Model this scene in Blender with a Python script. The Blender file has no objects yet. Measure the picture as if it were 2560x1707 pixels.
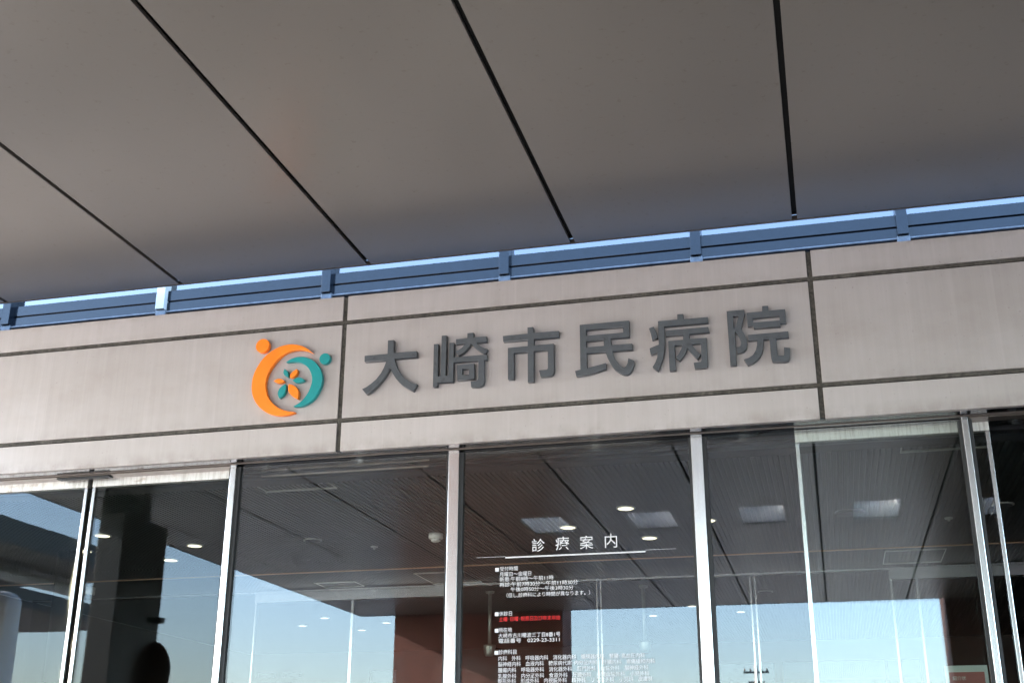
import bpy, bmesh, math, random
from mathutils import Matrix, Vector
random.seed(7)
S = bpy.context.scene
COL = S.collection
R = math.radians

# ------------------------------------------------------------------ camera
cd = bpy.data.cameras.new('camera'); cam = bpy.data.objects.new('camera', cd); COL.objects.link(cam)
yaw, pitch, roll = R(-14.462), R(20.556), R(0.213)
fwd = Vector((math.sin(yaw)*math.cos(pitch), math.cos(yaw)*math.cos(pitch), math.sin(pitch)))
r0 = Vector((math.cos(yaw), -math.sin(yaw), 0)); u0 = r0.cross(fwd)
rt = r0*math.cos(roll)+u0*math.sin(roll); up = u0*math.cos(roll)-r0*math.sin(roll)
M = Matrix((rt, up, -fwd)).transposed().to_4x4(); M.translation = Vector((0, -5.5, 1.6))
cam.matrix_world = M
cd.lens = 42.44; cd.sensor_width = 36; cd.clip_start = 0.05; cd.clip_end = 3000
cd.dof.use_dof = True; cd.dof.focus_distance = 5.9; cd.dof.aperture_fstop = 11
S.camera = cam

# ------------------------------------------------------------------ sky, sun, exposure
sun_dir = Vector((-1, 0.25, 0.47)).normalized()          # towards the sun: low, from the left, slightly behind the facade
elev = math.asin(sun_dir.z); azim = math.atan2(sun_dir.x, sun_dir.y)
W = bpy.data.worlds.new('World'); S.world = W; W.use_nodes = True
wn = W.node_tree; sky = wn.nodes.new('ShaderNodeTexSky'); sky.sky_type = 'NISHITA'; sky.sun_disc = False
sky.sun_elevation = elev; sky.sun_rotation = azim; sky.air_density = 1.0; sky.dust_density = 1.4; sky.ozone_density = 2.6
wn.links.new(sky.outputs[0], wn.nodes['Background'].inputs[0]); wn.nodes['Background'].inputs[1].default_value = 0.142
sl = bpy.data.lights.new('sun', 'SUN'); sl.energy = 3.1; sl.angle = R(0.5); sl.color = (1.0, 0.96, 0.91)
so = bpy.data.objects.new('sun', sl); COL.objects.link(so)
so.rotation_euler = (-sun_dir).to_track_quat('-Z', 'Y').to_euler()
S.view_settings.view_transform = 'Standard'; S.view_settings.look = 'None'; S.view_settings.gamma = 1.0
S.view_settings.exposure = 3.98
S.cycles.transparent_max_bounces = 32; S.cycles.max_bounces = 14; S.cycles.diffuse_bounces = 5; S.cycles.glossy_bounces = 6
S.cycles.caustics_reflective = False; S.cycles.sample_clamp_indirect = 1.0; S.cycles.use_guiding = True

# ------------------------------------------------------------------ helpers
def mat(name, col, rough=.5, metal=0.0, spec=.5, coat=0.0):
    m = bpy.data.materials.new(name); m.use_nodes = True
    b = m.node_tree.nodes['Principled BSDF']
    b.inputs['Base Color'].default_value = (*col, 1); b.inputs['Roughness'].default_value = rough
    b.inputs['Metallic'].default_value = metal; b.inputs['Specular IOR Level'].default_value = spec
    b.inputs['Coat Weight'].default_value = coat
    return m
def N(m, t, **kw):
    n = m.node_tree.nodes.new(t)
    for k, v in kw.items():
        if k in n.inputs: n.inputs[k].default_value = v
        else: setattr(n, k, v)
    return n
def LK(m, a, b): m.node_tree.links.new(a, b)
def noise_chain(m, scale3, nscale, detail=4.0, rough=.55, dist=0.0, rnd=True):
    tc = N(m, 'ShaderNodeTexCoord'); mp = N(m, 'ShaderNodeMapping'); mp.inputs['Scale'].default_value = scale3
    LK(m, tc.outputs['Object'], mp.inputs['Vector'])
    if rnd:
        oi = N(m, 'ShaderNodeObjectInfo'); cx = N(m, 'ShaderNodeVectorMath', operation='SCALE')
        cx.inputs[0].default_value = (37.1, 51.7, 23.3); LK(m, oi.outputs['Random'], cx.inputs['Scale']); LK(m, cx.outputs[0], mp.inputs['Location'])
    n = N(m, 'ShaderNodeTexNoise'); n.inputs['Scale'].default_value = nscale; n.inputs['Detail'].default_value = detail
    n.inputs['Roughness'].default_value = rough; n.inputs['Distortion'].default_value = dist
    LK(m, mp.outputs[0], n.inputs['Vector']); return n
def ramp(m, src, stops):
    r = N(m, 'ShaderNodeValToRGB'); e = r.color_ramp.elements
    while len(e) < len(stops): e.new(.5)
    for el, (p, c) in zip(e, stops): el.position = p; el.color = (*c, 1) if len(c) == 3 else c
    LK(m, src, r.inputs[0]); return r
def mixc(m, fac, a, b, mode='MIX'):
    x = N(m, 'ShaderNodeMix', data_type='RGBA', blend_type=mode)
    for s, v in ((0, fac), (6, a), (7, b)):
        if hasattr(v, 'is_linked') or hasattr(v, 'node'): LK(m, v, x.inputs[s])
        else: x.inputs[s].default_value = v if s == 0 else (*v, 1)
    return x.outputs[2]
def P(m): return m.node_tree.nodes['Principled BSDF']
def bump(m, src, strength, dist):
    b = N(m, 'ShaderNodeBump'); b.inputs['Strength'].default_value = strength; b.inputs['Distance'].default_value = dist
    LK(m, src, b.inputs['Height']); LK(m, b.outputs[0], P(m).inputs['Normal']); return b

class MB:
    """collects shapes, links them as ONE mesh object"""
    def __init__(s): s.bm = bmesh.new()
    def box(s, x0, x1, y0, y1, z0, z1, bev=0.0):
        r = bmesh.ops.create_cube(s.bm, size=1)
        bmesh.ops.scale(s.bm, vec=(x1-x0, y1-y0, z1-z0), verts=r['verts'])
        bmesh.ops.translate(s.bm, vec=((x0+x1)/2, (y0+y1)/2, (z0+z1)/2), verts=r['verts'])
        if bev:
            es = list({e for v in r['verts'] for e in v.link_edges})
            bmesh.ops.bevel(s.bm, geom=es, offset=bev, segments=2, affect='EDGES', profile=.5)
        return s
    def lathe(s, prof, cx=0, cy=0, n=32):
        rings = [[s.bm.verts.new((cx+r*math.cos(2*math.pi*i/n), cy+r*math.sin(2*math.pi*i/n), z)) for i in range(n)] for r, z in prof]
        for a, b in zip(rings, rings[1:]):
            for i in range(n): s.bm.faces.new((a[i], a[(i+1) % n], b[(i+1) % n], b[i]))
        s.bm.faces.new(list(reversed(rings[0]))); s.bm.faces.new(rings[-1]); return s
    def tube(s, p, q, r, n=16):
        p, q = Vector(p), Vector(q); d = (q-p); L = d.length
        res = bmesh.ops.create_cone(s.bm, cap_ends=True, segments=n, radius1=r, radius2=r, depth=L)
        mt = Matrix.Translation((p+q)/2) @ d.to_track_quat('Z', 'Y').to_matrix().to_4x4()
        bmesh.ops.transform(s.bm, matrix=mt, verts=res['verts']); return s
    def build(s, name, m, parent=None, smooth=False):
        bmesh.ops.recalc_face_normals(s.bm, faces=s.bm.faces)
        me = bpy.data.meshes.new(name)
        if parent is not None:
            o_ = wloc(parent)
            bmesh.ops.translate(s.bm, vec=-o_, verts=s.bm.verts)
        s.bm.to_mesh(me); s.bm.free()
        if smooth:
            for p in me.polygons: p.use_smooth = True
        me.materials.append(m)
        o = bpy.data.objects.new(name, me); COL.objects.link(o)
        if parent is not None: o.parent = parent
        return o
def wloc(o):
    v = Vector(o.location); p = o.parent
    while p is not None: v = v+Vector(p.location); p = p.parent
    return v
def thing(name, label, cat, loc=(0, 0, 0), group=None):
    o = bpy.data.objects.new(name, None); COL.objects.link(o); o.location = loc; o.empty_display_size = .1
    o['label'] = label; o['category'] = cat
    if group: o['group'] = group
    return o
def tag(o, label, cat, group=None):
    o['label'] = label; o['category'] = cat
    if group: o['group'] = group
    return o
def struct(o): o['kind'] = 'structure'; return o
def dup(root, loc, label):
    r = root.copy(); COL.objects.link(r); r.location = loc; r['label'] = label
    for ch in list(root.children):
        c = ch.copy(); COL.objects.link(c); c.parent = r
        for g in ch.children:
            d = g.copy(); COL.objects.link(d); d.parent = c
    return r
def curve_mesh(loops, y_back, depth, bev=.0008, sm=True):
    """filled outline (mm, x-z) as a solid of the given depth standing in front of y_back"""
    cu = bpy.data.curves.new('outline', 'CURVE'); cu.dimensions = '2D'; cu.fill_mode = 'BOTH'
    cu.extrude = depth/2-bev; cu.bevel_depth = bev; cu.bevel_resolution = 1; cu.offset = -bev
    for lp in loops:
        sp = cu.splines.new('POLY'); sp.points.add(len(lp)-1); sp.use_cyclic_u = True
        for p, (x, z) in zip(sp.points, lp): p.co = (x/1000, z/1000, 0, 1)
    ob = bpy.data.objects.new('outline', cu); COL.objects.link(ob)
    me = bpy.data.meshes.new_from_object(ob.evaluated_get(bpy.context.evaluated_depsgraph_get()))
    bpy.data.objects.remove(ob); bpy.data.curves.remove(cu)
    me.transform(Matrix.Translation((0, y_back-depth/2, 0)) @ Matrix.Rotation(R(90), 4, 'X'))
    return me
def text_mesh(body, x0, x1, z, y, thick=.0008, size=None, offs=0.0):
    """lettering standing on the baseline z, stretched between x0 and x1 (metres)"""
    cu = bpy.data.curves.new('text', 'FONT'); cu.body = body; cu.size = 1; cu.extrude = 0; cu.offset = offs
    ob = bpy.data.objects.new('text', cu); COL.objects.link(ob)
    me = bpy.data.meshes.new_from_object(ob.evaluated_get(bpy.context.evaluated_depsgraph_get()))
    bpy.data.objects.remove(ob); bpy.data.curves.remove(cu)
    xs = [v.co.x for v in me.vertices]; ys = [v.co.y for v in me.vertices]
    sx = (x1-x0)/(max(xs)-min(xs)); sy = size if size else sx
    mn = min(xs); bl = min(ys) if size is None else -0.12
    for v in me.vertices:
        v.co = Vector((x0+(v.co.x-mn)*sx, y, z+(v.co.y-bl)*sy))
    return me
def join_meshes(name, mes, m, parent=None):
    bm = bmesh.new()
    for me in mes: bm.from_mesh(me); bpy.data.meshes.remove(me)
    me = bpy.data.meshes.new(name)
    if parent is not None: bmesh.ops.translate(bm, vec=-wloc(parent), verts=bm.verts)
    bm.to_mesh(me); bm.free(); me.materials.append(m)
    o = bpy.data.objects.new(name, me); COL.objects.link(o)
    if parent is not None: o.parent = parent
    return o

# ------------------------------------------------------------------ materials
def panel_tone(m, lo, hi):
    oi = N(m, 'ShaderNodeObjectInfo'); mr = N(m, 'ShaderNodeMapRange'); mr.inputs['To Min'].default_value = lo; mr.inputs['To Max'].default_value = hi
    LK(m, oi.outputs['Random'], mr.inputs['Value']); cc = N(m, 'ShaderNodeCombineColor')
    for i in range(3): LK(m, mr.outputs[0], cc.inputs[i])
    return cc.outputs[0]
def m_fascia():
    m = mat('fascia_metal', (.60, .56, .53), .42, .4)
    st = noise_chain(m, (26, 26, .9), 1.0, 5, .6)
    bl = noise_chain(m, (1.1, 1.1, 1.1), 1.6, 5, .6)
    fine = noise_chain(m, (120, 120, 4), 1.0, 3, .6)
    r1 = ramp(m, st.outputs[0], [(.3, (.965, .96, .955)), (.62, (1.01, 1.01, 1.01))])
    r2 = ramp(m, bl.outputs[0], [(.3, (.92, .91, .90)), (.65, (1.03, 1.03, 1.04))])
    r3 = ramp(m, fine.outputs[0], [(.35, (.985, .985, .985)), (.65, (1.012, 1.012, 1.012))])
    spk = noise_chain(m, (30, 30, 30), 3.0, 2, .5)
    r4 = ramp(m, spk.outputs[0], [(.24, (.55, .5, .45)), (.285, (1, 1, 1))])
    c = mixc(m, 1.0, r1.outputs[0], r2.outputs[0], 'MULTIPLY'); c = mixc(m, 1.0, c, r3.outputs[0], 'MULTIPLY')
    c = mixc(m, .6, c, r4.outputs[0], 'MULTIPLY')
    tc = N(m, 'ShaderNodeTexCoord'); sx = N(m, 'ShaderNodeSeparateXYZ'); LK(m, tc.outputs['Object'], sx.inputs[0])
    grime = noise_chain(m, (7, 7, 5), 1.5, 6, .65)
    def band(z0, z1, w):   # dirt gathered along the edges of the panels
        a1 = N(m, 'ShaderNodeMapRange'); a1.inputs['From Min'].default_value = z0; a1.inputs['From Max'].default_value = z1
        a1.inputs['To Min'].default_value = w; a1.inputs['To Max'].default_value = 0; LK(m, sx.outputs['Z'], a1.inputs['Value']); return a1.outputs[0]
    gr = ramp(m, grime.outputs[0], [(.40, (0, 0, 0)), (.62, (1, 1, 1))])
    for z0, z1, w in ((3.222, 3.29, .42), (3.395, 3.47, .22), (3.915, 3.83, .16), (3.93, 3.97, .22), (4.066, 4.03, .25)):
        f_ = N(m, 'ShaderNodeMath', operation='MULTIPLY'); LK(m, band(z0, z1, w), f_.inputs[0]); LK(m, gr.outputs[0], f_.inputs[1])
        # only inside the band's own side
        g_ = N(m, 'ShaderNodeMath', operation='GREATER_THAN' if z1 > z0 else 'LESS_THAN'); LK(m, sx.outputs['Z'], g_.inputs[0]); g_.inputs[1].default_value = z0-.004 if z1 > z0 else z0+.004
        h_ = N(m, 'ShaderNodeMath', operation='MULTIPLY'); LK(m, f_.outputs[0], h_.inputs[0]); LK(m, g_.outputs[0], h_.inputs[1])
        c = mixc(m, h_.outputs[0], c, (.42, .36, .30))
    drip = noise_chain(m, (34, 34, .55), 1.0, 3, .5); dr = ramp(m, drip.outputs[0], [(.60, (0, 0, 0)), (.74, (1, 1, 1))])
    dm = N(m, 'ShaderNodeMath', operation='MULTIPLY'); LK(m, dr.outputs[0], dm.inputs[0]); dm.inputs[1].default_value = .16
    c = mixc(m, dm.outputs[0], c, (1.35, 1.36, 1.38))
    # brownish smudges where the letters have shed dirt
    sm = noise_chain(m, (3.2, 3.2, 7), 1.4, 5, .6); sr = ramp(m, sm.outputs[0], [(.42, (0, 0, 0)), (.66, (1, 1, 1))])
    bz = N(m, 'ShaderNodeMapRange'); bz.interpolation_type = 'SMOOTHSTEP'; ab = N(m, 'ShaderNodeMath', operation='ABSOLUTE'); sb = N(m, 'ShaderNodeMath', operation='SUBTRACT'); sb.inputs[1].default_value = 3.62
    LK(m, sx.outputs['Z'], sb.inputs[0]); LK(m, sb.outputs[0], ab.inputs[0]); LK(m, ab.outputs[0], bz.inputs['Value'])
    bz.inputs['From Min'].default_value = .11; bz.inputs['From Max'].default_value = .20; bz.inputs['To Min'].default_value = .13; bz.inputs['To Max'].default_value = 0
    sq = N(m, 'ShaderNodeMath', operation='MULTIPLY'); LK(m, sr.outputs[0], sq.inputs[0]); LK(m, bz.outputs[0], sq.inputs[1]); c = mixc(m, sq.outputs[0], c, (.62, .52, .45))
    c = mixc(m, 1.0, c, (.452, .418, .407), 'MULTIPLY'); c = mixc(m, 1.0, c, panel_tone(m, .95, 1.04), 'MULTIPLY'); LK(m, c, P(m).inputs['Base Color'])
    rr = ramp(m, st.outputs[0], [(.3, (.52,)*3), (.7, (.42,)*3)]); LK(m, rr.outputs[0], P(m).inputs['Roughness'])
    wv = noise_chain(m, (.8, .8, .8), 1.5, 1, .4); bump(m, wv.outputs[0], .15, .01)
    return m
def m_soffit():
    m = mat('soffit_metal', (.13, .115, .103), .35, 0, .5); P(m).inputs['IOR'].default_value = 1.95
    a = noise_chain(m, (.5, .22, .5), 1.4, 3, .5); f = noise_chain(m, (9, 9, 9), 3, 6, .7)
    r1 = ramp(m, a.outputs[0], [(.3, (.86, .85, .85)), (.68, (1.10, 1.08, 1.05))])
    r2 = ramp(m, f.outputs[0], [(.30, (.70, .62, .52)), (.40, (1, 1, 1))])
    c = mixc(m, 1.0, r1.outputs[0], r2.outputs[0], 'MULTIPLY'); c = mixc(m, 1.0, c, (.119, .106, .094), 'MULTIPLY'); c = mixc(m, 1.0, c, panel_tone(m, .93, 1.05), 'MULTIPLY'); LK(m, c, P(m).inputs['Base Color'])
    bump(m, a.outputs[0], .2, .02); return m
def m_steel(name='brushed_steel', col=(.66, .65, .64), rough=.2):
    m = mat(name, col, rough, 1.0)
    n = noise_chain(m, (90, 90, 1.2), 1.0, 3, .5)
    r = ramp(m, n.outputs[0], [(.3, (rough+.03,)*3), (.7, (rough-.01,)*3)]); LK(m, r.outputs[0], P(m).inputs['Roughness'])
    c = ramp(m, n.outputs[0], [(.3, tuple(v*.97 for v in col)), (.7, tuple(min(1, v*1.05) for v in col))]); LK(m, c.outputs[0], P(m).inputs['Base Color'])
    return m
def m_rail():
    m = m_steel('stained_steel', (.70, .68, .65), .33)
    n = noise_chain(m, (55, 55, 5), 1.0, 5, .65); b = noise_chain(m, (5, 5, 14), 1.0, 5, .7)
    r = ramp(m, n.outputs[0], [(.38, (.50, .46, .42)), (.52, (1, 1, 1))]); r2 = ramp(m, b.outputs[0], [(.30, (.42, .26, .15)), (.40, (1, 1, 1))])
    old = P(m).inputs['Base Color'].links[0].from_socket
    c = mixc(m, .5, old, r.outputs[0], 'MULTIPLY'); c = mixc(m, .6, c, r2.outputs[0], 'MULTIPLY'); LK(m, c, P(m).inputs['Base Color'])
    P(m).inputs['Metallic'].default_value = .75
    return m
def m_seal():
    m = mat('joint_sealant', (.06, .055, .045), .75)
    n = noise_chain(m, (60, 60, 60), 1.0, 5, .7); s = noise_chain(m, (10, 10, 10), 1.0, 4, .6)
    r = ramp(m, n.outputs[0], [(.3, (.018, .016, .013)), (.65, (.10, .092, .078))]); r2 = ramp(m, s.outputs[0], [(.3, (.6, .58, .55)), (.7, (1.2, 1.2, 1.2))])
    LK(m, mixc(m, 1.0, r.outputs[0], r2.outputs[0], 'MULTIPLY'), P(m).inputs['Base Color']); bump(m, n.outputs[0], .6, .004); return m
def m_letter():
    m = mat('charcoal_paint', (.08, .088, .098), .42)
    n = noise_chain(m, (18, 18, 18), 1.6, 4, .6, rnd=False)
    r = ramp(m, n.outputs[0], [(.28, (.036, .039, .045)), (.40, (.062, .069, .078)), (.7, (.074, .083, .094))]); LK(m, r.outputs[0], P(m).inputs['Base Color'])
    return m
def m_glass(name, wav=.02, tint=(.94, .965, .95), scl=.9, f0=.045):
    m = bpy.data.materials.new(name); m.use_nodes = True; nt = m.node_tree
    nt.nodes.remove(nt.nodes['Principled BSDF'])
    out = nt.nodes['Material Output']
    g = N(m, 'ShaderNodeNewGeometry'); d = N(m, 'ShaderNodeVectorMath', operation='DOT_PRODUCT')
    LK(m, g.outputs['Incoming'], d.inputs[0]); LK(m, g.outputs['Normal'], d.inputs[1])
    a = N(m, 'ShaderNodeMath', operation='ABSOLUTE'); LK(m, d.outputs['Value'], a.inputs[0])
    s = N(m, 'ShaderNodeMath', operation='SUBTRACT'); s.inputs[0].default_value = 1; LK(m, a.outputs[0], s.inputs[1])
    p = N(m, 'ShaderNodeMath', operation='POWER'); p.inputs[1].default_value = 5; LK(m, s.outputs[0], p.inputs[0])
    f = N(m, 'ShaderNodeMath', operation='MULTIPLY_ADD'); f.inputs[1].default_value = 1-f0; f.inputs[2].default_value = f0; LK(m, p.outputs[0], f.inputs[0])
    tr = N(m, 'ShaderNodeBsdfTransparent'); tr.inputs[0].default_value = (*tint, 1)
    gl = N(m, 'ShaderNodeBsdfGlossy'); gl.inputs['Roughness'].default_value = 0.0; gl.inputs[0].default_value = (1.0, .98, .99, 1)
    n = noise_chain(m, (scl, scl, scl), 1.0, 1.0, .4)
    b = N(m, 'ShaderNodeBump'); b.inputs['Strength'].default_value = 1; b.inputs['Distance'].default_value = wav; LK(m, n.outputs[0], b.inputs['Height'])
    LK(m, b.outputs[0], gl.inputs['Normal'])
    mx = N(m, 'ShaderNodeMixShader'); LK(m, f.outputs[0], mx.inputs[0]); LK(m, tr.outputs[0], mx.inputs[1]); LK(m, gl.outputs[0], mx.inputs[2])
    LK(m, mx.outputs[0], out.inputs[0]); return m
def m_ground():
    m = mat('paving', (.38, .365, .345), .85)
    tc = N(m, 'ShaderNodeTexCoord'); bt = N(m, 'ShaderNodeTexBrick'); bt.inputs['Scale'].default_value = 1.6; bt.inputs['Mortar Size'].default_value = .012
    bt.inputs['Color1'].default_value = (.40, .38, .355, 1); bt.inputs['Color2'].default_value = (.345, .33, .31, 1); bt.inputs['Mortar'].default_value = (.2, .19, .175, 1)
    LK(m, tc.outputs['Object'], bt.inputs['Vector'])
    n = noise_chain(m, (1, 1, 1), .5, 5, .6, rnd=False); r = ramp(m, n.outputs[0], [(.3, (.85, .85, .85)), (.7, (1.1, 1.1, 1.1))])
    LK(m, mixc(m, 1.0, bt.outputs[0], r.outputs[0], 'MULTIPLY'), P(m).inputs['Base Color']); return m
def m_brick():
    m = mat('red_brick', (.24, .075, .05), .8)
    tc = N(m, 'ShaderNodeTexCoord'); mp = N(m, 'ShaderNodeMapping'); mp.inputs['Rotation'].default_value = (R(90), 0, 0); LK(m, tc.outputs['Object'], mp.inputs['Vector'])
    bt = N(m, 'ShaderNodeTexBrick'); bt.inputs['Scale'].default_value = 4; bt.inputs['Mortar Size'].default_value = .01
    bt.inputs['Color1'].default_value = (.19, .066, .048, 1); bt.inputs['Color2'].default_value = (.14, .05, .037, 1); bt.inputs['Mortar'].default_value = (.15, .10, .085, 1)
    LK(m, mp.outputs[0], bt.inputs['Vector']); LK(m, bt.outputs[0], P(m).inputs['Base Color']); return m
def m_noise(name, c0, c1, rough, sc=3.0, metal=0.0, spec=.5):
    m = mat(name, c1, rough, metal, spec); n = noise_chain(m, (1, 1, 1), sc, 5, .6)
    r = ramp(m, n.outputs[0], [(.3, c0), (.7, c1)]); LK(m, r.outputs[0], P(m).inputs['Base Color']); return m
def m_emit(name, col, st):
    m = bpy.data.materials.new(name); m.use_nodes = True; nt = m.node_tree; nt.nodes.remove(nt.nodes['Principled BSDF'])
    e = N(m, 'ShaderNodeEmission'); e.inputs[0].default_value = (*col, 1); e.inputs[1].default_value = st; LK(m, e.outputs[0], nt.nodes['Material Output'].inputs[0]); return m

FASCIA = m_fascia(); SOFFIT = m_soffit(); STEEL = m_steel(); RAIL = m_rail(); SEAL = m_seal(); LETTER = m_letter()
GLASS = m_glass('pane_glass', .0003); GLASSW = m_glass('door_glass', .0009, (.93, .97, .95), 1.1, .024); GLASSI = m_glass('inner_glass', .0003, (.94, .965, .95), .9, .001)
TINT = m_glass('tinted_glass', .0003, (.062, .068, .076)); SKYL = m_glass('skylight_glass', .0003, (.97, .975, .975))
MIRR = m_glass('window_glass', .0003, (.25, .28, .3), .9, .17)
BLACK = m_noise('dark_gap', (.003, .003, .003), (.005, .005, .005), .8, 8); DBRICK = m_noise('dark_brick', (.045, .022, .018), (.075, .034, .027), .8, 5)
DARKM = m_noise('dark_polished_metal', (.045, .047, .05), (.06, .062, .065), .10, 4, .9)
FRAME = m_noise('bronze_frame', (.20, .17, .15), (.26, .22, .19), .32, 20, .9)
BLUEF = m_noise('blue_grey_frame', (.004, .006, .010), (.006, .009, .015), .14, 14, 0.0, .36)
LEDGE = m_noise('ledge_metal', (.06, .065, .075), (.13, .14, .155), .4, 25, .2)
GROUND = m_ground(); BRICK = m_brick()
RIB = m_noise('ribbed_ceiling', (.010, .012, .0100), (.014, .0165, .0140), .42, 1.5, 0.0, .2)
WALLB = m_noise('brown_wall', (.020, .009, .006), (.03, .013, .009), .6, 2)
WALLG = m_noise('grey_wall', (.20, .19, .18), (.27, .26, .245), .7, 1.5)
FLOOR = m_noise('lobby_floor', (.10, .09, .08), (.13, .12, .105), .3, 2)
CLAD = m_noise('black_cladding', (.007, .0075, .008), (.011, .0115, .012), .35, 3)
ROOFM = m_noise('pale_roof_sheet', (.26, .27, .28), (.33, .34, .35), .5, 4); PORCH = m_noise('porch_soffit', (.05, .05, .048), (.065, .064, .06), .5, 2)
WHITEP = m_noise('white_paint', (.74, .74, .72), (.80, .80, .78), .55, 2)
CONC = m_noise('pale_concrete', (.42, .41, .39), (.52, .51, .48), .75, 2)
ORANGE = m_noise('orange_enamel', (.90, .205, .008), (.96, .24, .012), .4, 6); TEAL = m_noise('teal_enamel', (.004, .22, .23), (.006, .26, .265), .4, 6)
VINYL = m_noise('white_vinyl', (.60, .60, .62), (.68, .68, .70), .5, 8); REDV = m_noise('red_vinyl', (.62, .01, .012), (.7, .014, .016), .5, 8)
PLASTIC = m_noise('white_plastic', (.62, .60, .56), (.72, .70, .66), .45, 9); LAMP = m_emit('lamp_glow', (1.0, .90, .64), .13)
LAMPC = m_emit('lamp_glow_cool', (1.0, .93, .80), .09)
TRIM = m_noise('lamp_trim', (.3, .29, .27), (.4, .39, .36), .3, 9, .6)
POSTER = m_noise('poster_red', (.17, .035, .03), (.21, .045, .038), .5, 9); PAPER = m_noise('poster_paper', (.30, .30, .29), (.36, .36, .34), .6, 9)
BOUNCE_CUT = m_noise('bounce_cut_dark', (.045, .045, .046), (.07, .069, .067), .9, 3)
GASKET = m_noise('rubber_gasket', (.012, .013, .014), (.022, .023, .025), .5, 9)
COPPER = m_noise('warm_trim', (.42, .25, .15), (.5, .3, .18), .35, 9, .7)
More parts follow.
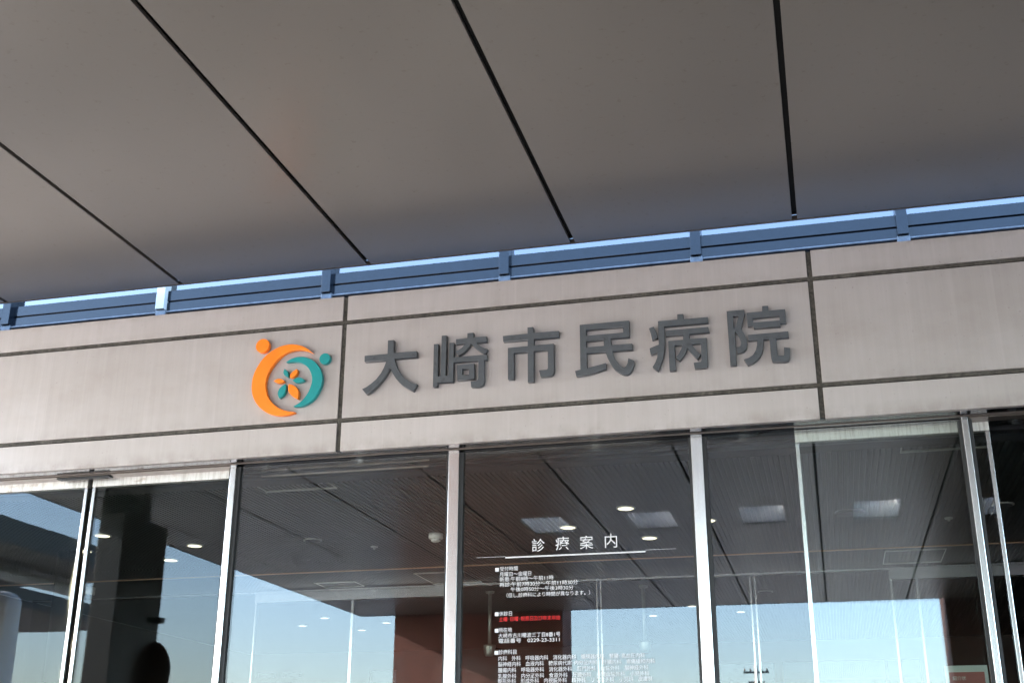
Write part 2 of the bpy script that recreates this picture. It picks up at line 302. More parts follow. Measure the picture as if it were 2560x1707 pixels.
LETTERS={
'dai':[[[(-2071,3784),(-2039,3784),(-2037,3714),(-1912,3712),(-1911,3680),(-2031,3681),(-2027,3664),(-2019,3640),(-2006,3614),(-1990,3592),(-1969,3570),(-1945,3551),(-1924,3540),(-1905,3534),(-1925,3498),(-1950,3512),(-1975,3528),(-1998,3548),(-2019,3573),(-2037,3600),(-2048,3620),(-2053,3634),(-2062,3614),(-2076,3591),(-2095,3566),(-2119,3540),(-2142,3520),(-2159,3508),(-2175,3501),(-2200,3531),(-2178,3540),(-2152,3557),(-2125,3579),(-2102,3608),(-2086,3639),(-2078,3662),(-2075,3677),(-2194,3679),(-2195,3711),(-2070,3711)]]],
'saki':[[[(-1822,3742),(-1798,3741),(-1797,3566),(-1782,3566),(-1781,3784),(-1755,3783),(-1756,3567),(-1742,3566),(-1739,3741),(-1714,3740),(-1716,3662),(-1541,3662),(-1540,3634),(-1555,3634),(-1555,3520),(-1559,3504),(-1572,3495),(-1591,3494),(-1620,3496),(-1624,3527),(-1596,3527),(-1588,3530),(-1585,3539),(-1585,3635),(-1715,3635),(-1716,3531),(-1798,3534),(-1798,3512),(-1821,3513)]],[[(-1645,3785),(-1613,3785),(-1613,3760),(-1545,3759),(-1544,3730),(-1597,3731),(-1589,3722),(-1572,3707),(-1556,3697),(-1538,3690),(-1550,3665),(-1572,3677),(-1594,3694),(-1613,3713),(-1626,3727),(-1634,3712),(-1649,3695),(-1666,3680),(-1691,3668),(-1709,3694),(-1690,3699),(-1674,3708),(-1662,3721),(-1657,3733),(-1704,3732),(-1704,3758),(-1645,3758)]],[[(-1697,3620),(-1607,3620),(-1605,3539),(-1694,3537)],[(-1669,3596),(-1634,3596),(-1633,3563),(-1669,3564)]]],
'shi':[[[(-1332,3787),(-1303,3787),(-1301,3756),(-1172,3754),(-1172,3721),(-1300,3722),(-1300,3689),(-1198,3689),(-1198,3545),(-1202,3531),(-1213,3522),(-1229,3521),(-1266,3522),(-1274,3556),(-1234,3556),(-1229,3562),(-1229,3659),(-1300,3659),(-1301,3499),(-1331,3499),(-1331,3658),(-1402,3658),(-1401,3521),(-1432,3521),(-1433,3687),(-1331,3688),(-1331,3722),(-1457,3723),(-1459,3753),(-1331,3754)]]],
'min':[[[(-1066,3776),(-820,3776),(-821,3690),(-914,3691),(-911,3656),(-808,3655),(-807,3624),(-906,3624),(-901,3601),(-891,3577),(-876,3557),(-862,3541),(-850,3534),(-841,3540),(-834,3555),(-829,3581),(-801,3566),(-801,3550),(-810,3523),(-823,3504),(-837,3497),(-855,3499),(-874,3510),(-896,3528),(-914,3555),(-929,3585),(-937,3612),(-940,3623),(-1034,3625),(-1034,3547),(-939,3565),(-939,3535),(-991,3521),(-1037,3512),(-1087,3509),(-1093,3537),(-1066,3542)],[(-1034,3747),(-851,3747),(-850,3716),(-1034,3716)],[(-1035,3687),(-949,3688),(-947,3655),(-1035,3655)]]],
'byo':[[[(-678,3759),(-584,3759),(-583,3786),(-554,3785),(-553,3758),(-437,3758),(-437,3729),(-649,3729),(-648,3690),(-650,3633),(-655,3591),(-664,3557),(-687,3502),(-713,3525),(-699,3547),(-689,3573),(-685,3601),(-719,3589),(-724,3622),(-679,3638)]],[[(-723,3726),(-700,3733),(-689,3706),(-683,3672),(-710,3665),(-715,3696)]],[[(-643,3707),(-437,3707),(-436,3680),(-530,3680),(-530,3654),(-448,3652),(-449,3615),(-450,3511),(-459,3501),(-512,3501),(-516,3531),(-483,3533),(-478,3539),(-477,3627),(-521,3627),(-512,3609),(-498,3589),(-480,3571),(-496,3547),(-514,3567),(-533,3595),(-543,3609),(-551,3587),(-565,3565),(-582,3546),(-601,3566),(-584,3583),(-572,3605),(-566,3627),(-603,3627),(-603,3500),(-632,3500),(-633,3652),(-561,3652),(-560,3680),(-643,3679)]]],
'in':[[[(-346,3779),(-263,3779),(-262,3755),(-276,3709),(-282,3681),(-270,3657),(-261,3631),(-259,3607),(-264,3582),(-275,3568),(-292,3563),(-308,3561),(-313,3584),(-316,3502),(-344,3502)],[(-318,3751),(-291,3751),(-302,3717),(-313,3688),(-317,3691)],[(-313,3673),(-300,3655),(-291,3632),(-288,3612),(-291,3597),(-298,3592),(-314,3592)]],[[(-253,3762),(-179,3762),(-177,3789),(-149,3788),(-149,3763),(-72,3763),(-72,3694),(-99,3694),(-99,3679),(-224,3680),(-225,3693),(-252,3693)],[(-224,3732),(-101,3733),(-101,3709),(-224,3709)]],[[(-254,3649),(-65,3650),(-65,3620),(-124,3620),(-123,3580),(-122,3534),(-96,3531),(-93,3538),(-91,3572),(-63,3566),(-68,3519),(-75,3503),(-92,3500),(-145,3503),(-152,3512),(-154,3534),(-155,3620),(-182,3620),(-184,3592),(-193,3554),(-211,3527),(-234,3508),(-263,3497),(-279,3528),(-255,3534),(-236,3546),(-221,3569),(-214,3595),(-213,3620),(-254,3620)]]],
}
LOGO={
'orange_crescent':[(-2485,3752),(-2511,3774),(-2543,3794),(-2579,3806),(-2610,3811),(-2649,3809),(-2690,3798),(-2730,3776),(-2766,3745),(-2794,3703),(-2813,3657),(-2819,3603),(-2813,3556),(-2794,3514),(-2765,3477),(-2728,3449),(-2692,3433),(-2654,3424),(-2613,3423),(-2583,3428),(-2563,3436),(-2601,3443),(-2636,3455),(-2668,3473),(-2697,3498),(-2720,3528),(-2736,3570),(-2741,3611),(-2734,3651),(-2716,3690),(-2688,3728),(-2655,3756),(-2618,3772),(-2580,3777),(-2542,3774),(-2507,3762)],
'teal_crescent':[(-2633,3713),(-2608,3728),(-2577,3736),(-2543,3736),(-2508,3726),(-2476,3707),(-2450,3679),(-2432,3646),(-2423,3612),(-2425,3575),(-2438,3540),(-2459,3505),(-2488,3481),(-2521,3467),(-2548,3464),(-2575,3467),(-2546,3482),(-2520,3503),(-2498,3534),(-2485,3567),(-2479,3600),(-2484,3630),(-2498,3661),(-2519,3685),(-2544,3702),(-2572,3711),(-2607,3713)],
't1':[(-2639,3677),(-2624,3665),(-2616,3648),(-2614,3629),(-2629,3636),(-2640,3646),(-2644,3660)],
'o1':[(-2568,3671),(-2565,3653),(-2575,3636),(-2590,3626),(-2605,3626),(-2603,3643),(-2589,3659)],
't2':[(-2590,3610),(-2573,3620),(-2552,3623),(-2535,3617),(-2522,3606),(-2537,3598),(-2557,3594),(-2574,3598)],
'o2':[(-2696,3615),(-2680,3623),(-2662,3625),(-2648,3620),(-2635,3610),(-2650,3603),(-2667,3601),(-2683,3607)],
't3':[(-2628,3593),(-2623,3574),(-2626,3551),(-2638,3532),(-2657,3518),(-2667,3541),(-2663,3564),(-2649,3581)],
'o3':[(-2609,3592),(-2587,3585),(-2565,3570),(-2552,3549),(-2550,3528),(-2553,3506),(-2579,3519),(-2599,3539),(-2610,3563)],
}
LOGO_DOTS= [(-2775, 3818), (-2813, 3822), (-2778, 3857), (-2416, 3715), (-2445, 3717)]
TEXT=[
 ('診',-1349,-1286,2692),
 ('療',-1233,-1166,2694),
 ('案',-1114,-1049,2694),
 ('内',-993,-934,2695),
 ('受付時間',-1508,-1419,2606),
 ('月曜日～金曜日',-1509,-1353,2580),
 ('新患:午前8時～午前11時',-1509,-1244,2556),
 ('再診:午前7時30分～午前11時30分',-1509,-1126,2530),
 ('午後0時50分～午後3時30分',-1454,-1148,2506),
 ('（但し,診療科により時間が異なります。）',-1474,-1069,2479),
 ('休診日',-1510,-1447,2394),
 ('!土曜･日曜･祝祭日及び年末年始',-1510,-1213,2368),
 ('所在地',-1511,-1447,2318),
 ('大崎市古川穂波三丁目8番1号',-1513,-1214,2292),
 ('電話番号\u30000229-23-3311',-1512,-1217,2268),
 ('診療科目',-1511,-1425,2216),
 ('内科\u3000外科\u3000呼吸器内科\u3000消化器内科\u3000循環器内科\u3000腎臓･高血圧内科',-1512,-821,2187),
 ('脳神経内科\u3000血液内科\u3000糖尿病代謝･内分泌内科\u3000肝臓内科\u3000疼痛緩和内科',-1513,-776,2161),
 ('腫瘍内科\u3000呼吸器外科\u3000消化器外科\u3000肛門外科\u3000血管外科\u3000脳神経外科',-1513,-806,2134),
 ('乳腺外科\u3000内分泌外科\u3000食道外科\u3000肝臓外科\u3000心臓血管外科\u3000小児外科',-1513,-804,2107),
 ('整形外科\u3000形成外科\u3000内視鏡外科\u3000精神科\u3000リウマチ科\u3000小児科\u3000皮膚科',-1514,-789,2084),
]

# ------------------------------------------------------------------ setting
g = MB(); g.box(-900, 900, -900, 900, -.2, 0); struct(g.build('ground', GROUND))
g = MB(); g.box(-2.2, 60, -12.6, -2.6, .0, .004); struct(g.build('bounce_cut_ground', BOUNCE_CUT))  # unseen dark ground, added to weaken the bounce light towards the right
g = MB(); g.box(-7.4, 7.4, .2, 9.5, .004, .012); struct(g.build('floor', FLOOR))

# ------------------------------------------------------------------ entrance building
B = thing('hospital_building', 'hospital entrance with pale metal fascia above a glass front', 'building', (-1.2, 0, 0))
XJ = [-7.4, -4.7095, -2.3265, .0565, 2.4395, 4.8225, 7.4]; ZJ = [3.22, 3.382, 3.918, 4.067]; g2 = .012
for i in range(6):
    for k in range(3):
        x0 = XJ[i]+(g2 if i else 0); x1 = XJ[i+1]-(g2 if i < 5 else 0)
        z0 = ZJ[k]+(g2 if k else 0); z1 = ZJ[k+1]-(g2 if k < 2 else 0)
        MB().box(x0, x1, 0, .03, z0, z1, .0022).build('fascia_panel', FASCIA, B)
m = MB()
for z in ZJ[1:3]: m.box(-7.4, 7.4, .007, .029, z-.0065, z+.0119)
for x in XJ[1:-1]:
    for k in range(3): m.box(x-.0118, x+.0118, .009, .029, ZJ[k]+(.0121 if k else .003), ZJ[k+1]-(.0067 if k < 2 else .003))
m.build('joint_sealant', SEAL, B)
MB().box(-7.4, 7.4, .032, .62, 3.226, 4.05).build('fascia_core', BLACK, B)
MB().box(-7.4, 7.4, .032, .98, 4.052, 4.06).build('ledge_roof', ROOFM, B)
MB().box(-7.4, 7.4, .006, .094, 3.2205, 3.2245).build('head_soffit', DARKM, B)
MB().box(-7.4, 7.4, .1, .107, 3.2160, 3.225, .0008).build('head_trim', FRAME, B)
h = MB(); h.box(-7.4, 7.4, .108, .30, 3.2185, 3.2255); h.box(-7.4, 7.4, .146, .16, 3.2150, 3.2183); h.build('head_frame', DARKM, B)
for xa, xb in ((-5.05, -2.98), (.70, 1.86)):
    h = MB()
    for i in range(4): h.box(xa, xb, .118+.019*i, .134+.019*i, 3.211, 3.2183)
    h.build('track_cover', FRAME, B)
s = MB(); s.box(-4.02, -3.70, .122, .170, 3.203, 3.2105, .002); s.box(-3.99, -3.73, .128, .162, 3.2005, 3.203); s.build('door_sensor', GASKET, B)
# posts of the glass front
for x0, w in ((-5.09, .04), (-2.967, .033), (-1.770, .055), (-.562, .054), (.665, .028), (1.86, .055), (4.2, .055)):
    p = MB().box(x0, x0+w, .1, .155, .0, 3.2155, .0025).build('post', STEEL, B)
    gk = MB(); gk.box(x0+.004, x0+w+.018, .118, .15, .0, 3.205); gk.box(x0-.014, x0+.004, .118, .15, 0, 3.205); gk.build('gasket', GASKET, p)
def pane(x0, x1, y, z0, z1, m=GLASS, parent=B, name='window_pane', t=.010): return MB().box(x0, x1, y, y+t, z0, z1).build(name, m, parent)
pane(-7.36, -5.10, .13, .02, 3.2065); 
glass_front = [pane(-2.93, -1.772, .13, .02, 3.2065), pane(-1.713, -.563, .13, .02, 3.2065), pane(-.506, .664, .13, .02, 3.2065)]
pane(1.918, 4.19, .13, .02, 3.2065); pane(4.26, 7.36, .13, .02, 3.2065)
# dark head box just behind the panes
MB().box(-7.36, 7.36, .34, .42, 3.208, 3.32).build('bulkhead', CLAD, B)
m = MB(); m.box(-2.90, -1.95, .325, .333, 3.199, 3.207); m.build('track_edge', FRAME, B)
# sliding leaves
def leaf(x0, x1, name='sliding_door', lab=None):
    d = bpy.data.objects.new(name, None); COL.objects.link(d); d.parent = B; d.location = Vector((x0, .2, 0))-B.location
    if lab: d['label'] = lab
    MB().box(x0+.019, x1-.019, .206, .216, .06, 3.168).build('door_glass', GLASSW, d)
    for a in (x0, x1-.018): MB().box(a, a+.018, .196, .226, .02, 3.168, .002).build('stile', STEEL, d)
    MB().box(x0, x1, .192, .230, 3.1685, 3.232, .002).build('top_rail', RAIL, d)
    MB().box(x0, x1, .194, .228, .012, .0595, .002).build('bottom_rail', STEEL, d)
    return d
leaf(-5.0, -3.868, lab='door leaf with rust-stained top rail'); leaf(-3.838, -2.985); leaf(-.078, .791, lab='open door leaf parked behind the fixed pane')
# interior shell
def ribs(x0, x1, y0, y1, z, pitch=.031, dep=.005):
    bm = bmesh.new(); n = int((x1-x0)/pitch); pts = []
    for i in range(n):
        x = x0+i*pitch
        pts += [(x, z), (x+pitch*.62, z), (x+pitch*.70, z+dep), (x+pitch*.92, z+dep)]
    pts.append((x0+n*pitch, z))
    a = [bm.verts.new((x, y0, q)) for x, q in pts]; b = [bm.verts.new((x, y1, q)) for x, q in pts]
    for i in range(len(pts)-1): bm.faces.new((a[i], a[i+1], b[i+1], b[i]))
    return bm
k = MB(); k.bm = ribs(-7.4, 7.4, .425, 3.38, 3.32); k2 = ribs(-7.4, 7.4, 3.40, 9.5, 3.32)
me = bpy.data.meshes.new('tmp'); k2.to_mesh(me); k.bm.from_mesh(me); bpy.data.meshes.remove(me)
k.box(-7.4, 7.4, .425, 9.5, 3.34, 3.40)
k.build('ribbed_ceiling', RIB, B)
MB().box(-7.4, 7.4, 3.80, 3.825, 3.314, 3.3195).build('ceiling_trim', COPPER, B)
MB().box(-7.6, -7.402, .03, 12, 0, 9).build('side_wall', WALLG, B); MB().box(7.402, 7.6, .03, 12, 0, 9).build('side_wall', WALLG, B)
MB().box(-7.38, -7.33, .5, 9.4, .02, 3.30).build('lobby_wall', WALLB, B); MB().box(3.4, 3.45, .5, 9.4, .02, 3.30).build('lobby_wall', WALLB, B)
# back wall of the lobby with its windows
fw = MB(); Y0, Y1 = 9.52, 9.7
wins = [(-7.30, -7.42+.02+.34, 3.03, 3.07)]
zt = 3.08
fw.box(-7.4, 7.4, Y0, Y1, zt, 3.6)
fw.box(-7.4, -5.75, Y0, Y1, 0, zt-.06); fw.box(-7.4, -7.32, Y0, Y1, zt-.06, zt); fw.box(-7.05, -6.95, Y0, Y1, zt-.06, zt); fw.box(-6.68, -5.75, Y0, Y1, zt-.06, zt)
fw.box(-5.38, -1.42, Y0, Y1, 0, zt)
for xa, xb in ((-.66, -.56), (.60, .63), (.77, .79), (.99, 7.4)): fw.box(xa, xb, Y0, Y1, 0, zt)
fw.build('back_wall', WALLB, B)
for xa, xb in ((-7.32, -6.68),): pane(xa, xb, 9.6, zt-.06, zt, TINT)
pane(-5.75, -5.38, 9.6, .1, zt, TINT); pane(-1.42, -.66, 9.6, .1, zt, TINT); pane(-.56, .60, 9.6, .1, zt, TINT); pane(.63, .77, 9.6, .1, zt, TINT); pane(.79, .99, 9.6, .1, zt, TINT)
MB().box(-7.6, 7.6, 1.4, 12, 9.0, 9.2).build('roof', WALLG, B)
MB().box(-7.4, 7.4, 9.75, 12, 3.7, 3.9).build('floor_slab', WALLG, B)
MB().box(-7.4, 7.4, 1.5, 9.75, 3.42, 3.6).build('floor_slab', BLACK, B)
# upper window band
UW = bpy.data.objects.new('upper_window', None); COL.objects.link(UW); UW.parent = B; UW.location = Vector((-1.2, .98, 4.06))-B.location
ub = MB(); ub.box(-7.4, 7.4, .985, 1.05, 4.60, 4.672, .002); ub.box(-7.4, 7.4, 1.0, 1.05, 4.590, 4.60); ub.box(-7.4, 7.4, .985, 1.05, 4.528, 4.590, .002)
ub.build('transom', BLUEF, UW)
MB().box(-7.4, 7.4, .968, 1.05, 4.513, 4.526, .004).build('sill_lip', LEDGE, UW)
MB().box(-7.4, 7.4, .992, 1.05, 4.062, 4.511).build('apron', BLUEF, UW)
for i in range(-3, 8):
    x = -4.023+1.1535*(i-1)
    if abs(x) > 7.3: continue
    white = (i == 1)  # sun glint on one mullion, put into its pale colour
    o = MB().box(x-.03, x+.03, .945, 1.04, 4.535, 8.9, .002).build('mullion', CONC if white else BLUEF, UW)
    if white: o['label'] = 'mullion coloured pale to stand in for a sun glint'
    cp = MB(); cp.box(x-.036, x+.036, .962, 1.0, 4.475, 4.533, .004); cp.box(x-.02, x+.02, .955, .98, 4.45, 4.475, .003); cp.build('mullion_foot', LEDGE, UW)
    xn = x+1.1535
    if xn < 7.35: pane(x+.031, xn-.031, 1.015, 4.674, 8.9, MIRR, UW, 'pane')
MB().box(-7.4, 7.4, 1.35, 1.4, 3.62, 8.98).build('blind_wall', BLACK, B)

# ------------------------------------------------------------------ canopy
CAN = thing('entrance_canopy', 'dark metal entrance canopy of long panels overhanging the glass front', 'canopy', (0, -6.5, 0))
CJ = [.009+1.148*n for n in range(-6, 8)]; edges = [-7.42]+CJ[0:]
YS, YE = .2, -13.19
hy0, hy1 = -7.36, -6.50
holes = [-2.86, -1.714, -.565, .583, 1.73]
zc = 4.336
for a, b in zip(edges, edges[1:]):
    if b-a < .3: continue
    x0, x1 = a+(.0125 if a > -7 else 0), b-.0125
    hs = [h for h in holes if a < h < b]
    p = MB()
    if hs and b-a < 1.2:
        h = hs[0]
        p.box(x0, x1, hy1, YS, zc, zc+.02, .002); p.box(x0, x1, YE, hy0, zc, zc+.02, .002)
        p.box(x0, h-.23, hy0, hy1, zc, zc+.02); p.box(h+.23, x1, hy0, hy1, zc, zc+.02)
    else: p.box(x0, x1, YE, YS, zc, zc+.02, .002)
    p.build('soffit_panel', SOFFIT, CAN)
xr = edges[-1]
sl_ = MB(); zb, ztp = 4.37, 4.66
sl_.box(-7.40, xr, hy1, YS-.02, zb, ztp); sl_.box(-7.40, xr, YE+.02, hy0, zb, ztp)
xs = [-7.40]+[v for h in holes for v in (h-.23, h+.23)]+[xr]
for i in range(0, len(xs), 2): sl_.box(xs[i], xs[i+1], hy0, hy1, zb, ztp)
sl_.build('roof_slab', BLACK, CAN)
for h in holes:
    sk = MB(); t = .004
    sk.box(h-.23, h-.23+t, hy0+t, hy1-t, 4.357, 4.70); sk.box(h+.23-t, h+.23, hy0+t, hy1-t, 4.357, 4.70)
    sk.box(h-.23, h+.23, hy0, hy0+t, 4.357, 4.70); sk.box(h-.23, h+.23, hy1-t, hy1, 4.357, 4.70)
    o = sk.build('skylight', WHITEP, CAN); MB().box(h-.25, h+.25, hy0-.02, hy1+.02, 4.702, 4.708).build('skylight_glazing', SKYL, o)
ed = MB(); ed.box(-7.42, xr, YS+.002, YS+.012, 4.333, 4.36); ed.build('edge_trim', FRAME, CAN)
ed = MB(); ed.box(-7.435, -7.422, YE, YS, 4.33, 4.67); ed.box(-7.42, xr, YE-.014, YE-.002, 4.33, 4.67); ed.box(-7.42, xr, YS-.018, YS, 4.362, 4.67); ed.build('roof_edge', CLAD, CAN)

# ------------------------------------------------------------------ things under and behind the canopy, seen mirrored in the glass
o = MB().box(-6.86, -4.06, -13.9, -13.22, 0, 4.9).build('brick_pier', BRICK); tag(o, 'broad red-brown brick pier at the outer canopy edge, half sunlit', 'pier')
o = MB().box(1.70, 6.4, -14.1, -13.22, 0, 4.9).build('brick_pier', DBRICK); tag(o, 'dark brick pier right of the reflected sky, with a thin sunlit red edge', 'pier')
c = thing('canopy_column', 'black clad column under the left end of the canopy, stepped near its top', 'column', (-6.3, -4.4, 0))
MB().box(-6.63, -6.36, -4.9, -4.1, 0, 4.10, .006).build('column_casing', CLAD, c); MB().box(-6.625, -6.57, -4.9, -4.1, 4.102, 4.335, .004).build('column_neck', CLAD, c)
mk = thing('safety_mirror', 'dark rounded safety mirror on a bracket beside the black clad column', 'mirror', (-6.34, -4.85, 2.77))
q = MB(); q.box(-6.359, -6.285, -4.88, -4.80, 3.155, 3.205); q.build('bracket', CLAD, mk)
q = MB(); r = bmesh.ops.create_uvsphere(q.bm, u_segments=28, v_segments=18, radius=1)
bmesh.ops.scale(q.bm, vec=(.215, .09, .30), verts=r['verts']); bmesh.ops.translate(q.bm, vec=(-6.37, -4.85, 2.68), verts=r['verts']); q.build('mirror_back', CLAD, mk, True)
# porch of the neighbouring block
n = thing('neighbour_porch', 'neighbouring dark porch roof on a pale pier, mirrored in the leftmost door leaf', 'porch', (-24, -24, 0))
q = MB(); q.box(-29.8, -18.5, -24.2, -12, 7.1, 7.7, .02); q.box(-29.8, -24.6, -33.4, -24.22, 7.1, 7.7, .02); q.build('porch_roof', PORCH, n)
MB().box(-28.5, -22.6, -25.2, -24.32, 0, 7.09, .35).build('porch_pier', WHITEP, n)
MB().tube((-20.2, -24.1, 6.85), (-20.2, -12.2, 6.85), .16).build('gutter_pipe', CONC, n, True)
# pole far off
u = thing('utility_pole', 'distant utility pole with a crossarm, mirrored low in the glass', 'utility pole', (-4.7, -75, 0))
MB().tube((-4.7, -75, 0), (-4.7, -75, 9.4), .14, 12).build('pole_shaft', CONC, u, True)
q = MB(); q.box(-5.5, -3.9, -75.08, -74.92, 8.9, 9.02); q.box(-5.2, -4.2, -75.08, -74.92, 8.3, 8.4); q.build('crossarm', CLAD, u)
for i in (0, 1, 3, 4): MB().lathe([(.05, 9.02), (.07, 9.1), (.04, 9.2)], -5.4+.35*i, -75, 10).build('insulator', CLAD, u)
MB().lathe([(.28, 7.2), (.3, 7.3), (.3, 8.0), (.25, 8.1)], -4.3, -75, 16).build('transformer', CLAD, u, True)

# ------------------------------------------------------------------ inner glass screen of the vestibule
gp = thing('glass_screen', 'inner glass screen of the vestibule with steel bars under the ribbed ceiling', 'screen', (-1.2, 4.62, 0))
b_ = MB(); b_.box(-7.3, 3.38, 4.60, 4.66, 3.292, 3.312, .002); b_.build('head_bar', STEEL, gp)
for xa, xb in ((-4.99, -3.16), (.51, 2.35)): MB().box(xa, xb, 4.585, 4.655, 3.21, 3.290, .002).build('door_header', STEEL, gp)
MX = [(-4.99, .014), (-4.066, .026), (-3.16, .02), (-1.868, .014), (-1.835, .014), (-.595, .014), (-.557, .014), (.505, .018), (.703, .018), (1.6, .02)]
for x, w in MX: MB().box(x, x+w, 4.605, 4.65, .012, 3.2085 if (-4.99 < x < -3.2) or x > .51 else 3.291, .002).build('mullion', STEEL, gp)
for xa, xb in ((-7.3, -5.0), (-4.97, -4.07), (-4.036, -3.17), (-3.13, -1.88), (-1.81, -.60), (-.53, .50), (.525, .70), (.725, 1.58)):
    MB().box(xa, xb, 4.622, 4.63, .02, 3.205 if (-5 < xa < -3.2) or xa > .51 else 3.29).build('screen_pane', GLASSI, gp)
for x in (-6.9,): 
    o = MB().lathe([(.11, .012), (.11, 3.318)], -5.55, 2.6, 32).build('lobby_column', STEEL, None, True); tag(o, 'slim polished steel column inside the left doors', 'column')

# ------------------------------------------------------------------ ceiling fittings
def downlight(name, label, loc, glow, rad, group):
    t = thing(name, label, 'ceiling light', loc, group)
    t.location = (0, 0, 0)
    MB().lathe([(rad*1.12, .002), (rad*1.12, -.006), (rad*1.0, -.007), (rad*.98, .0)], 0, 0, 32).build('trim_ring', TRIM, t, True)
    MB().lathe([(rad*.93, -.0085), (rad*.93, -.0075)], 0, 0, 28).build('lamp_face', glow, t)
    t.location = loc; return t
ZC = 3.3195
d0 = None
lit = [(-4.95, 2.04, 'lit ceiling downlight seen over the black column in the door'), (-4.49, 2.53, 'lit ceiling downlight in the right of the left door, above the sky edge'),
       (-4.96, 3.02, 'lit ceiling downlight glowing against the mirrored sky in the left door'), (-5.41, 2.53, 'lit ceiling downlight half hidden by the bright door stiles'),
       (-1.19, 2.04, 'topmost lit downlight above the glass heading'), (-1.67, 2.53, 'lit downlight just above the second heading character'),
       (-1.18, 3.02, 'lit downlight right of the heading text'), (-.72, 2.53, 'lit downlight peeping out beside the steel post')]
for x, y, lb in lit:
    if d0 is None: d0 = downlight('downlight', lb, (x, y, ZC), LAMP, .055, 'lit downlights in the vestibule ceiling')
    else: dup(d0, (x, y, ZC), lb)
far = [(-5.55, 6.92, 'leftmost of the four small far downlights in the sky reflection'), (-5.07, 6.39, 'upper left of the four small far downlights in the sky reflection'),
       (-5.05, 7.41, 'lowest of the four small far downlights in the sky reflection'), (-4.57, 6.89, 'rightmost of the four small far downlights in the sky reflection'),
       (-1.72, 6.98, 'small far downlight in the mirrored sky right of the sign text'), (-1.26, 6.4, 'small far downlight at the right edge of the text pane'), (-.83, 6.9, 'small far downlight right of the steel post, in the mirrored sky')]
f0 = None
for x, y, lb in far:
    if f0 is None: f0 = downlight('downlight', lb, (x, y, ZC), LAMPC, .045, 'far downlights beyond the glass screen')
    else: dup(f0, (x, y, ZC), lb)
u0_ = None
for x, y, lb in ((-3.56, 2.55, 'unlit round downlight in the ceiling of the second pane'), (1.13, 2.5, 'unlit round downlight in the open doorway at far right'), (-.52, 5.68, 'unlit round downlight beyond the inner screen, right of the post')):
    if u0_ is None: u0_ = downlight('downlight', lb, (x, y, ZC), GASKET, .06, 'unlit downlights'); 
    else: dup(u0_, (x, y, ZC), lb)
t = thing('smoke_detector', 'white smoke detector hanging from the ribbed ceiling beside the steel post', 'smoke detector', (-2.625, 2.55, 3.32))
MB().lathe([(.052, 3.3195), (.052, 3.288), (.046, 3.283)], -2.625, 2.55, 28).build('detector_base', PLASTIC, t, True)
MB().lathe([(.036, 3.2825), (.034, 3.27), (.022, 3.262), (.01, 3.26)], -2.625, 2.55, 28).build('detector_head', PLASTIC, t, True)
sp0 = MB().lathe([(.028, 0), (.026, -.008), (.01, -.012), (.008, -.022)], 0, 0, 20).build('sprinkler_head', TRIM, None, True)
sp0.location = (-3.21, 2.88, ZC); tag(sp0, 'tiny sprinkler head left of the smoke detector', 'sprinkler', 'ceiling sprinklers')
sp1 = sp0.copy(); COL.objects.link(sp1); sp1.location = (.83, 2.83, ZC); sp1['label'] = 'tiny sprinkler head seen through the parked door leaf'
o = MB().lathe([(.095, ZC), (.09, ZC-.012), (.07, ZC-.016)], .20, 2.5, 36).build('ceiling_speaker', RIB, None, True); tag(o, 'flat round disc speaker on the ceiling behind the parked door leaf', 'speaker')
t = thing('dome_camera', 'white dome security camera under the ceiling behind the door stiles', 'security camera', (-6.38, 4.1, 3.32))
MB().lathe([(.06, 3.3195), (.06, 3.26), (.055, 3.255)], -6.38, 4.1, 28).build('camera_base', PLASTIC, t, True)
MB().lathe([(.045, 3.2545), (.044, 3.23), (.03, 3.212), (.01, 3.205)], -6.38, 4.1, 28).build('camera_dome', GASKET, t, True)
for (x0, x1, y0, y1, lb) in ((-3.24, -2.78, .65, 1.10, 'square access panel at the top of the second pane'), (.45, .90, .61, 1.06, 'square access panel behind the top of the parked door leaf'),
                             (.46, .90, 3.92, 4.48, 'square access panel near the inner screen on the right'), (-3.30, -2.86, 4.04, 4.58, 'square access panel near the inner screen, left of the sign pane'), (-4.3, -3.93, 4.30, 4.56, 'narrow ceiling grille above the mirrored sky')):
    q = MB(); w = .016
    q.box(x0, x1, y0, y0+w, ZC-.008, ZC); q.box(x0, x1, y1-w, y1, ZC-.008, ZC); q.box(x0, x0+.006, y0+w, y1-w, ZC-.004, ZC); q.box(x1-.006, x1, y0+w, y1-w, ZC-.004, ZC)
    o = q.build('access_panel', TRIM); tag(o, lb, 'ceiling panel', 'ceiling access panels')
for x, lb in ((-2.93, 'hanging tube lamp with a small cup shade left of the sign text'), (-1.54, 'hanging tube lamp lost in the mirrored sky right of the text')):
    yp = 5.1
    t = thing('pendant_lamp', lb, 'pendant lamp', (x, yp, 3.32), 'pendant lamps')
    MB().tube((x, yp, 2.84), (x, yp, 3.3), .016, 14).build('stem', TRIM, t, True); MB().lathe([(.04, 3.318), (.038, 3.30), (.018, 3.295)], x, yp, 20).build('ceiling_rose', TRIM, t, True)
    MB().lathe([(.055, 2.845), (.055, 2.825), (.044, 2.77), (.034, 2.75)], x, yp, 24).build('lamp_shade', TRIM, t, True)

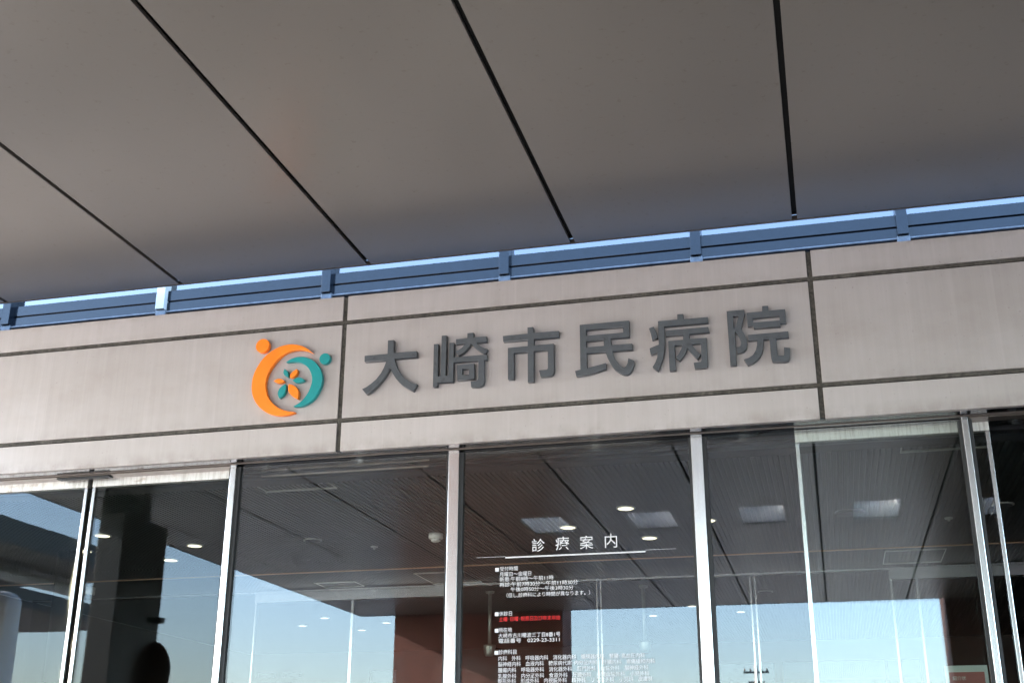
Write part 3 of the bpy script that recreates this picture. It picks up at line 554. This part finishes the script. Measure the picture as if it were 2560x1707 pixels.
# ------------------------------------------------------------------ fascia sign
sg = thing('sign_lettering', 'row of six charcoal raised characters on the middle fascia panel', 'sign', (-1.13, 0, 3.64))
for kx, comps in LETTERS.items():
    mes = [curve_mesh(c, -.0015, .0265) for c in comps]
    join_meshes('sign_letter', mes, LETTER, sg)
lg = thing('logo_emblem', 'round emblem of orange and teal crescents, dots and petals', 'emblem', (-2.6, 0, 3.64))
def solid(name, loop, m): return join_meshes(name, [curve_mesh([loop], -.0015, .0265, .0012)], m, lg)
def smoothloop(lp, corners):
    out = []; nn = len(lp)
    for i in range(nn):
        p0, p1, p2, p3 = lp[i-1], lp[i], lp[(i+1) % nn], lp[(i+2) % nn]
        if i in corners: p0 = p1
        if (i+1) % nn in corners: p3 = p2
        for t in (0, .25, .5, .75):
            out.append(tuple(.5*(2*b+(c-a)*t+(2*a-5*b+4*c-d)*t*t+(3*b-a-3*c+d)*t**3) for a, b, c, d in zip(p0, p1, p2, p3)))
    return out
solid('orange_crescent', smoothloop(LOGO['orange_crescent'], {0, 20}), ORANGE); solid('teal_crescent', smoothloop(LOGO['teal_crescent'], {0, 15}), TEAL)
for kx, corner in (('t1', {0, 3}), ('o1', {0, 4}), ('t2', {0, 4}), ('o2', {0, 4}), ('t3', {0, 4}), ('o3', {0, 5})):
    solid('petal', smoothloop(LOGO[kx], corner), TEAL if kx[0] == 't' else ORANGE)
for (cx, cz), rd, m_ in (((-2775, 3818), 38.5, ORANGE), ((-2416, 3715), 29.5, TEAL)):
    solid('dot', [(cx+rd*math.cos(a*math.pi/24), cz+rd*math.sin(a*math.pi/24)) for a in range(48)], m_)

# ------------------------------------------------------------------ lettering on the glass
tx = thing('glass_lettering', 'white clinic information lettering stuck on the centre glass pane', 'lettering', (-1.13, .13, 2.4))
YT = .1285
heads, body, red = [], [], []
for i, (s_, a, b, z) in enumerate(TEXT):
    w = (b-a)/1000
    if i < 4: heads.append(text_mesh(s_, a/1000, b/1000, z/1000, YT, offs=.002))
    elif s_[0] == '!': red.append(text_mesh(s_[1:], a/1000, b/1000, z/1000-.001, YT, size=.0232, offs=.004))
    else: body.append(text_mesh(s_, a/1000, b/1000, z/1000-.001, YT, size=.0232, offs=.004))
for h_ in heads: join_meshes('heading_character', [h_], VINYL, tx)
def split_words(me, gap):
    # one mesh per word: cut where the row leaves a full blank space
    iv = sorted((min(me.vertices[v].co.x for v in p.vertices), max(me.vertices[v].co.x for v in p.vertices)) for p in me.polygons)
    cuts, end = [], iv[0][1]
    for lo, hi in iv:
        if lo-end > gap: cuts.append((lo+end)/2)
        end = max(end, hi)
    out = []
    for k_ in range(len(cuts)+1):
        lo = cuts[k_-1] if k_ else -99; hi = cuts[k_] if k_ < len(cuts) else 99
        bm = bmesh.new(); bm.from_mesh(me)
        bmesh.ops.delete(bm, geom=[f for f in bm.faces if not lo < f.calc_center_median().x < hi], context='FACES')
        w = bpy.data.meshes.new('word'); bm.to_mesh(w); bm.free(); out.append(w)
    bpy.data.meshes.remove(me); return out
for t_ in body:
    ws = split_words(t_, .013)
    for w_ in ws: join_meshes('text_line' if len(ws) == 1 else 'text_word', [w_], VINYL, tx)
join_meshes('red_text_line', red, REDV, tx)
q = MB(); q.box(-1.626, -1.481, YT-.0004, YT, 2.6745, 2.676); q.box(-1.481, -.801, YT-.0004, YT, 2.6665, 2.6735); q.box(-.801, -.656, YT-.0004, YT, 2.6765, 2.678)
q.build('underline', VINYL, tx)
for z in (2.605, 2.395, 2.318, 2.216): MB().box(-1.531, -1.5125, YT-.0004, YT, z-.001, z+.017).build('square_bullet', VINYL, tx)
po = thing('poster', 'white framed red poster behind the glass at the lower right', 'poster', (.57, .26, 2.0))
MB().box(.478, .655, .25, .256, 1.85, 2.135, .001).build('poster_board', PAPER, po); MB().box(.494, .640, .2475, .2495, 1.86, 2.107).build('poster_face', POSTER, po)
join_meshes('poster_text', [text_mesh('紹介状', .507, .562, 2.073, .2468)], PAPER, po)
